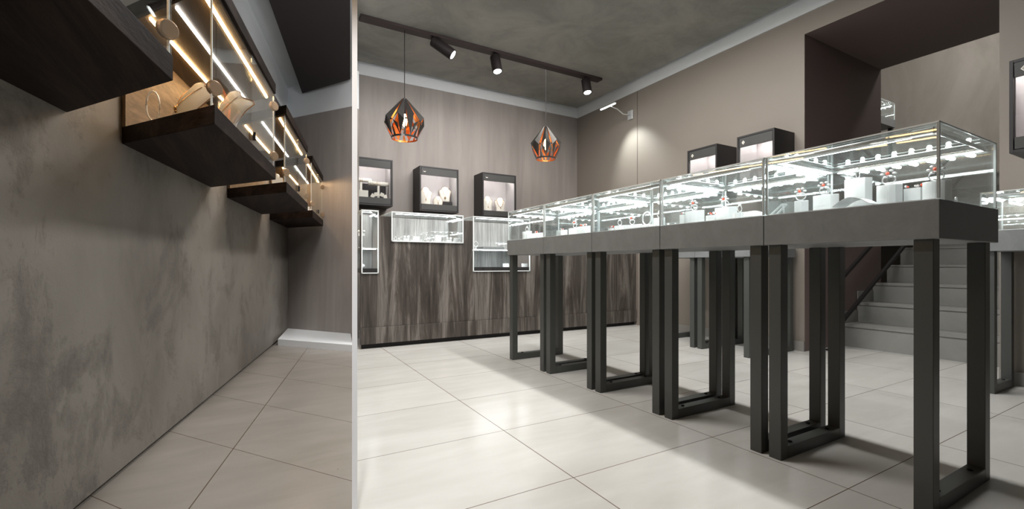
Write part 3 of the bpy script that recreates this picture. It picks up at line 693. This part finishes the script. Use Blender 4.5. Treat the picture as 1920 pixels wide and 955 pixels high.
o = MB().box(-.15, .22, 0, .004, 0, .2).build('backing_card', M['black']); _, x = onY(700, FB+.24); o.location = (x, FB+.24, 1.5+z1); tag(o, 'black backing card behind the bracelet rolls', 'card')
# right wall boxes (front faces -X)
gr_ = 'lit display boxes on the right wall'
def rbox(xfar, xnear, Xf, ytop, ybot, lab, nm='b'):
    _, yf = onX(xfar, Xf); dn, yn = onX(xnear, Xf); zt = zat(ytop, dn); zb = zat(ybot, dn)
    return make_box(lab, (XW-.002, (yf+yn)/2, zb), -PI/2, yf-yn, XW-.002-Xf, zt-zb, True, gr_), (yf, yn, zb, zt)
(bb, zz), inf = rbox(1381.7, 1452, 4.053, 239, 352, 'lit white-lined wall box nearer the stair opening, above the display row')
_, inf2 = rbox(1288.7, 1344, 4.053, 268.8, 367, 'lit white-lined wall box farther from the stair opening, lower in view')
_, yf = onX(1892, 4.053); zt = zat(115, onX(1892, 4.053)[0]); zb = zat(288, onX(1892, 4.053)[0])
make_box('lit white-lined wall box cut off by the right edge of the view', (XW-.002, yf-.19, zb), -PI/2, .38, XW-.002-4.053, zt-zb, True, gr_)
_, y = onX(1449, 4.2); o = MB().box(-.03, .03, -.05, .05, 0, .085).build('watch_box', M['rust'], bevel=.006)
o.location = (4.15, inf[1]+.078, inf[2]+zz+.075); tag(o, 'brown leather box standing inside the wall box nearer the stair opening', 'box')
o2 = MB().box(-.03, .03, -.05, .05, 0, .074).build('riser', M['black']); o2.location = (4.15, inf[1]+.078, inf[2]+zz+.0005); tag(o2, 'dark riser under the brown leather box', 'riser')

# ------------------------------------------------------------------ ceiling track, spots, pendants
tk = MB().box(-.4, 3.91, 4.535, 4.585, HC-.03, HC-.001)
tk = MB().box(.86, 3.91, 4.51, 4.61, HC-.03, HC-.001).build('ceiling_track', M['track']); tag(tk, 'long dark lighting track across the grey ceiling', 'lighting track')
def spot_head(px, py, label, aim, L_=.16):
    _, x = onY(px, 4.56); d = onY(px, 4.56)[0]
    t = thing('track_spotlight', label, 'spotlight', (x, 4.56, HC-.03), 0, 'spotlights on the ceiling track')
    MB().lathe([(.02, -.03), (.02, 0)], 12).build('mount', M['dark_metal'], t, smooth=False)
    a = Vector(aim).normalized(); q = a.to_track_quat('-Z', 'Y')
    def tf(m): m.v = [tuple(q @ Vector(v)+Vector((0, 0, -.03))) for v in m.v]; return m
    m = tf(MB().lathe([(.054, -L_), (.058, -L_+.002), (.058, -.004), (.054, 0.0)], 24)); m.build('housing', M['dark_metal'], t, smooth=False)
    m = tf(MB().lathe([(.044, -L_-.003), (.047, -L_+.0005)], 20)); m.build('lens', M['lens'], t)
    m = tf(MB().tube([(.054*math.cos(k*PI/12), .054*math.sin(k*PI/12), -L_-.002) for k in range(24)], .004, 6, 0, True)); m.build('bezel', M['dark_metal'], t)
spot_head(812, 75, 'dark ceiling spotlight tilted sideways, leftmost on the track', (.6, -.35, -.5), .26)
spot_head(928, 100, 'dark ceiling spotlight in the middle, pointing nearly down', (.05, -.25, -1), .19)
spot_head(1098, 148, 'dark ceiling spotlight at the right end of the track', (-.02, -.25, -1), .18)

def pendant(px, label, R, ztop, zbot):
    d, x = onY(px, 4.56)
    t = thing('pendant_lamp', label, 'pendant lamp', (x, 4.56, ztop), 0, 'faceted pendant lamps below the track')
    H = ztop-zbot
    MB().tube([(0, 0, -.005), (0, 0, HC-.03-ztop)], .004, 6).build('cord', M['dark_metal'], t)
    MB().tube([(0, 0, -.17), (0, 0, -.02)], [.02, .016], 12).build('socket', M['dark_metal'], t)
    m = MB(); m.lathe([(.006, -.30), (.022, -.28), (.03, -.245), (.022, -.20), (.014, -.17)], 14); m.build('bulb', M['bulb'], t, smooth=True)
    s = MB(); n = 8
    def P(ang, r, z): return (r*math.cos(ang), r*math.sin(ang), -z*H)
    st_ = 2*PI/n
    for i in range(n):
        a = i*st_+.18; h = st_/2
        # upper folded blade (two facets with ridge)
        A = P(a, .022, .02); Lh = P(a-h*.78, R*.97, .60); Rh = P(a+h*.78, R*.97, .60); Rd = P(a, R*1.0, .47); A1 = P(a-h*.6, .02, .02); A2 = P(a+h*.6, .02, .02)
        s.poly([A1, Lh, Rd, A], [(0, 1, 2, 3)]); s.poly([A, Rd, Rh, A2], [(0, 1, 2, 3)])
        # lower diamond below it
        Bt = P(a, R*.66, .90); s.poly([Rd, Lh, Bt], [(0, 1, 2)]) if i % 2 == 0 else s.poly([Lh, P(a-h*.15, R*.9, .68), Bt], [(0, 1, 2)])
        s.poly([Rd, Bt, Rh], [(0, 1, 2)]) if i % 3 != 0 else s.poly([Rh, Bt, P(a+h*.2, R*.9, .66)], [(0, 1, 2)])
        # triangle between diamonds rising from the bottom ring
        c = a+h; J = P(c, R*.98, .61); s.poly([J, P(c-h*.38, R*.66, .90), P(c+h*.1, R*.66, .90)], [(0, 1, 2)])
        # joint piece
        s.poly([Rh, P(c, R*1.0, .56), P(a+2*h-h*.78, R*.97, .60), J], [(0, 1, 2, 3)])
    for i in range(24):
        a, b = 2*PI*i/24, 2*PI*(i+1)/24
        s.poly([P(a, R*.66, .89), P(b, R*.66, .89), P(b, R*.645, .93), P(a, R*.645, .93)], [(0, 1, 2, 3)])
    # orient all outwards, then give the sheet thickness with a copper inside
    me = bpy.data.meshes.new('shade'); me.from_pydata(s.v, [], s.f)
    bm = bmesh.new(); bm.from_mesh(me)
    for f in bm.faces:
        f.normal_update(); c = f.calc_center_median(); o_ = Vector((c.x, c.y, .0)) + Vector((0, 0, .2 if c.z > -.5*H else -.2))*0.3
        if f.normal.dot(o_) < 0: f.normal_flip()
    bm.to_mesh(me); bm.free(); me.materials.append(M['shade_out']); me.materials.append(M['shade_in'])
    o = bpy.data.objects.new('shade', me); COL.objects.link(o); o.parent = t
    so_ = o.modifiers.new('solid', 'SOLIDIFY'); so_.thickness = .0025; so_.offset = -1; so_.material_offset = 1; so_.material_offset_rim = 0
pendant(758.5, 'larger black and copper faceted pendant lamp, hanging at the left', .205, 2.525, 2.066)
pendant(1023.5, 'smaller-looking black and copper faceted pendant lamp, hanging near the room corner', .185, 2.51, 2.06)

# picture light on right wall
dq, yq = onX(1183, XW); zq = zat(216, dq)
pl_ = thing('picture_light', 'small chrome picture light with a slanted lit bar on the right wall', 'wall lamp', (XW, yq, zq))
MB().box(-.02, 0, -.045, .045, -.06, .06).build('wall_plate', M['silver'], pl_, bevel=.003)
MB().tube([(-.02, 0, 0), (-.12, .02, .0), (-.22, .03, .055), (-.36, .03, .075)], .007, 8).build('arm', M['silver'], pl_, smooth=True)
m = MB(); m.box(-.375, -.345, -.09, .2, .07, .082); m.build('lamp_bar', M['silver'], pl_)
m = MB(); m.box(-.368, -.352, -.085, .195, .064, .07); m.build('lit_strip', M['led_counter'], pl_)

# ------------------------------------------------------------------ left room: floating glass cabinets
LU = [(.435, 1.395, 1.275), (1.705, 2.665, 1.262), (2.975, 3.935, 1.245), (4.245, 5.17, 1.228)]
names = ['floating dark wood glass cabinet closest to the viewer, top left', 'second floating dark wood glass cabinet on the plaster wall, with busts inside',
         'third floating dark wood cabinet along the plaster wall', 'last floating dark wood cabinet, next to the far corner']
for k, ((u0, u1, zb), nm) in enumerate(zip(LU, names)):
    base = L(u0, 0, zb); t = thing('wall_cabinet', nm, 'display cabinet', base, 0, 'floating lit cabinets on the left wall')
    zt = zb+.064; zc = 1.715; z3_ = 1.78
    def lb(name, mat, *a, **kw):
        m = MB(); lbox(m, *a, base=base); return m.build(name, mat, t, **kw)
    e = 0.004
    lb('shelf_board', M['shelf_wood'], u0, u1, e, 1, zb, zt, bevel=.002)
    lb('top_board', M['shelf_wood'], u0, u1, e, 1.0, zc+.012, z3_, bevel=.002)
    lb('top_lining', M['lining_wood'], u0+.005, u1-.005, .02, .97, zc, zc+.012)
    lb('back_panel', M['back_wood'], u0+.0, u1-.0, e, .05, zt, zc)
    um = (u0+u1)/2+.02
    lb('glass_pane', M['glass_clear'], u0, um, .962, .974, zt, zc)
    lb('glass_pane', M['glass_clear'], um-.02, u1, .978, .990, zt, zc)
    for v, mt in ((.885, 'led_warm'), (.60, 'led_white'), (.31, 'led_warm')):
        m = MB(); lbox(m, u0+.02, u1-.02, v-.012, v+.012, zc-.007, zc, 0, base); m.build('light_strip', M[mt], t)
    em = MB()
    for u in (u0+.0035, u1-.0035): lbox(em, u-.0035, u+.0035, .96, .975, zt, zc, 0, base)
    em.build('glass_edge', M['glass_edge'], t)
    for u, z in ((u0+.015, zt+.06), (u1-.02, zt+.06), (u1-.02, zc-.06)):
        m = MB(); c = L(u, .985, z)-base; dr = (L(u, 1.1, z)-L(u, .985, z)).normalized(); q = dr.to_track_quat('Z', 'Y')
        m.lathe([(.022, -.010), (.025, -.006), (.025, .004), (.021, .008)], 20); m.v = [tuple(q @ Vector(v)+c) for v in m.v]
        m.build('glass_clamp', M['clamp'], t, smooth=False)
    m = MB(); c = L(um+.02, .99, zt+.045)-base; m.box(c.x-.006, c.x+.006, c.y-.006, c.y+.006, c.z-.018, c.z+.018); m.build('lock', M['dark_metal'], t)
# busts and small pieces standing on the shelf boards
def onshelf(k, u, v): return L(u, v, LU[k][2]+.0645)
FA = math.atan2(-(SN), (CS))
bust('necklace_bust', 'leaning cream necklace bust, left one in the second floating cabinet', onshelf(1, 1.76, .52), -.95, .17, .19, 'drop', -.5, 'busts in the floating cabinets')
bust('necklace_bust', 'bulkier cream necklace bust, right one in the second floating cabinet', onshelf(1, 1.99, .74), -.95, .20, .20, 'drop', -.35, 'busts in the floating cabinets')
p = onshelf(1, 1.735, .33); t = thing('necklace_loop', 'silver chain loop with round pendant left of the leaning bust', 'necklace', p)
MB().tube([(.02*math.cos(a)*1.0, 0, .062+.055*math.sin(a)) for a in [2*PI*i/20 for i in range(20)]], .003, 6, 0, True).build('chain', M['silver'], t, smooth=True)
MB().tube([(0, 0, 0), (0, 0, .007)], .012, 14).build('pendant', M['silver'], t)
k_ = 0
for k, us in ((1, (2.05, 2.2, 2.34, 2.48)), (2, (3.05, 3.22, 3.4, 3.58, 3.76)), (3, (4.33, 4.5, 4.7))):
    for i, u in enumerate(us):
        p = onshelf(k, u, .82-.06*(i % 2)); m = MB()
        if i % 2: m.lathe([(.028, 0), (.024, .02), (.012, .05), (.016, .07), (.001, .085)], 14)
        else: m.box(-.03, .03, -.02, .02, 0, .045); m.ball((0, 0, .058), .013, 8)
        o = m.build('jewellery_stand', M['bust'], smooth=False, bevel=0); o.location = p
        tag(o, 'small cream jewellery stand, %s along the shelf of the %s floating cabinet' % (PL[i], ['first', 'second', 'third', 'last'][k]), 'jewellery stand', 'small stands in the floating cabinets')
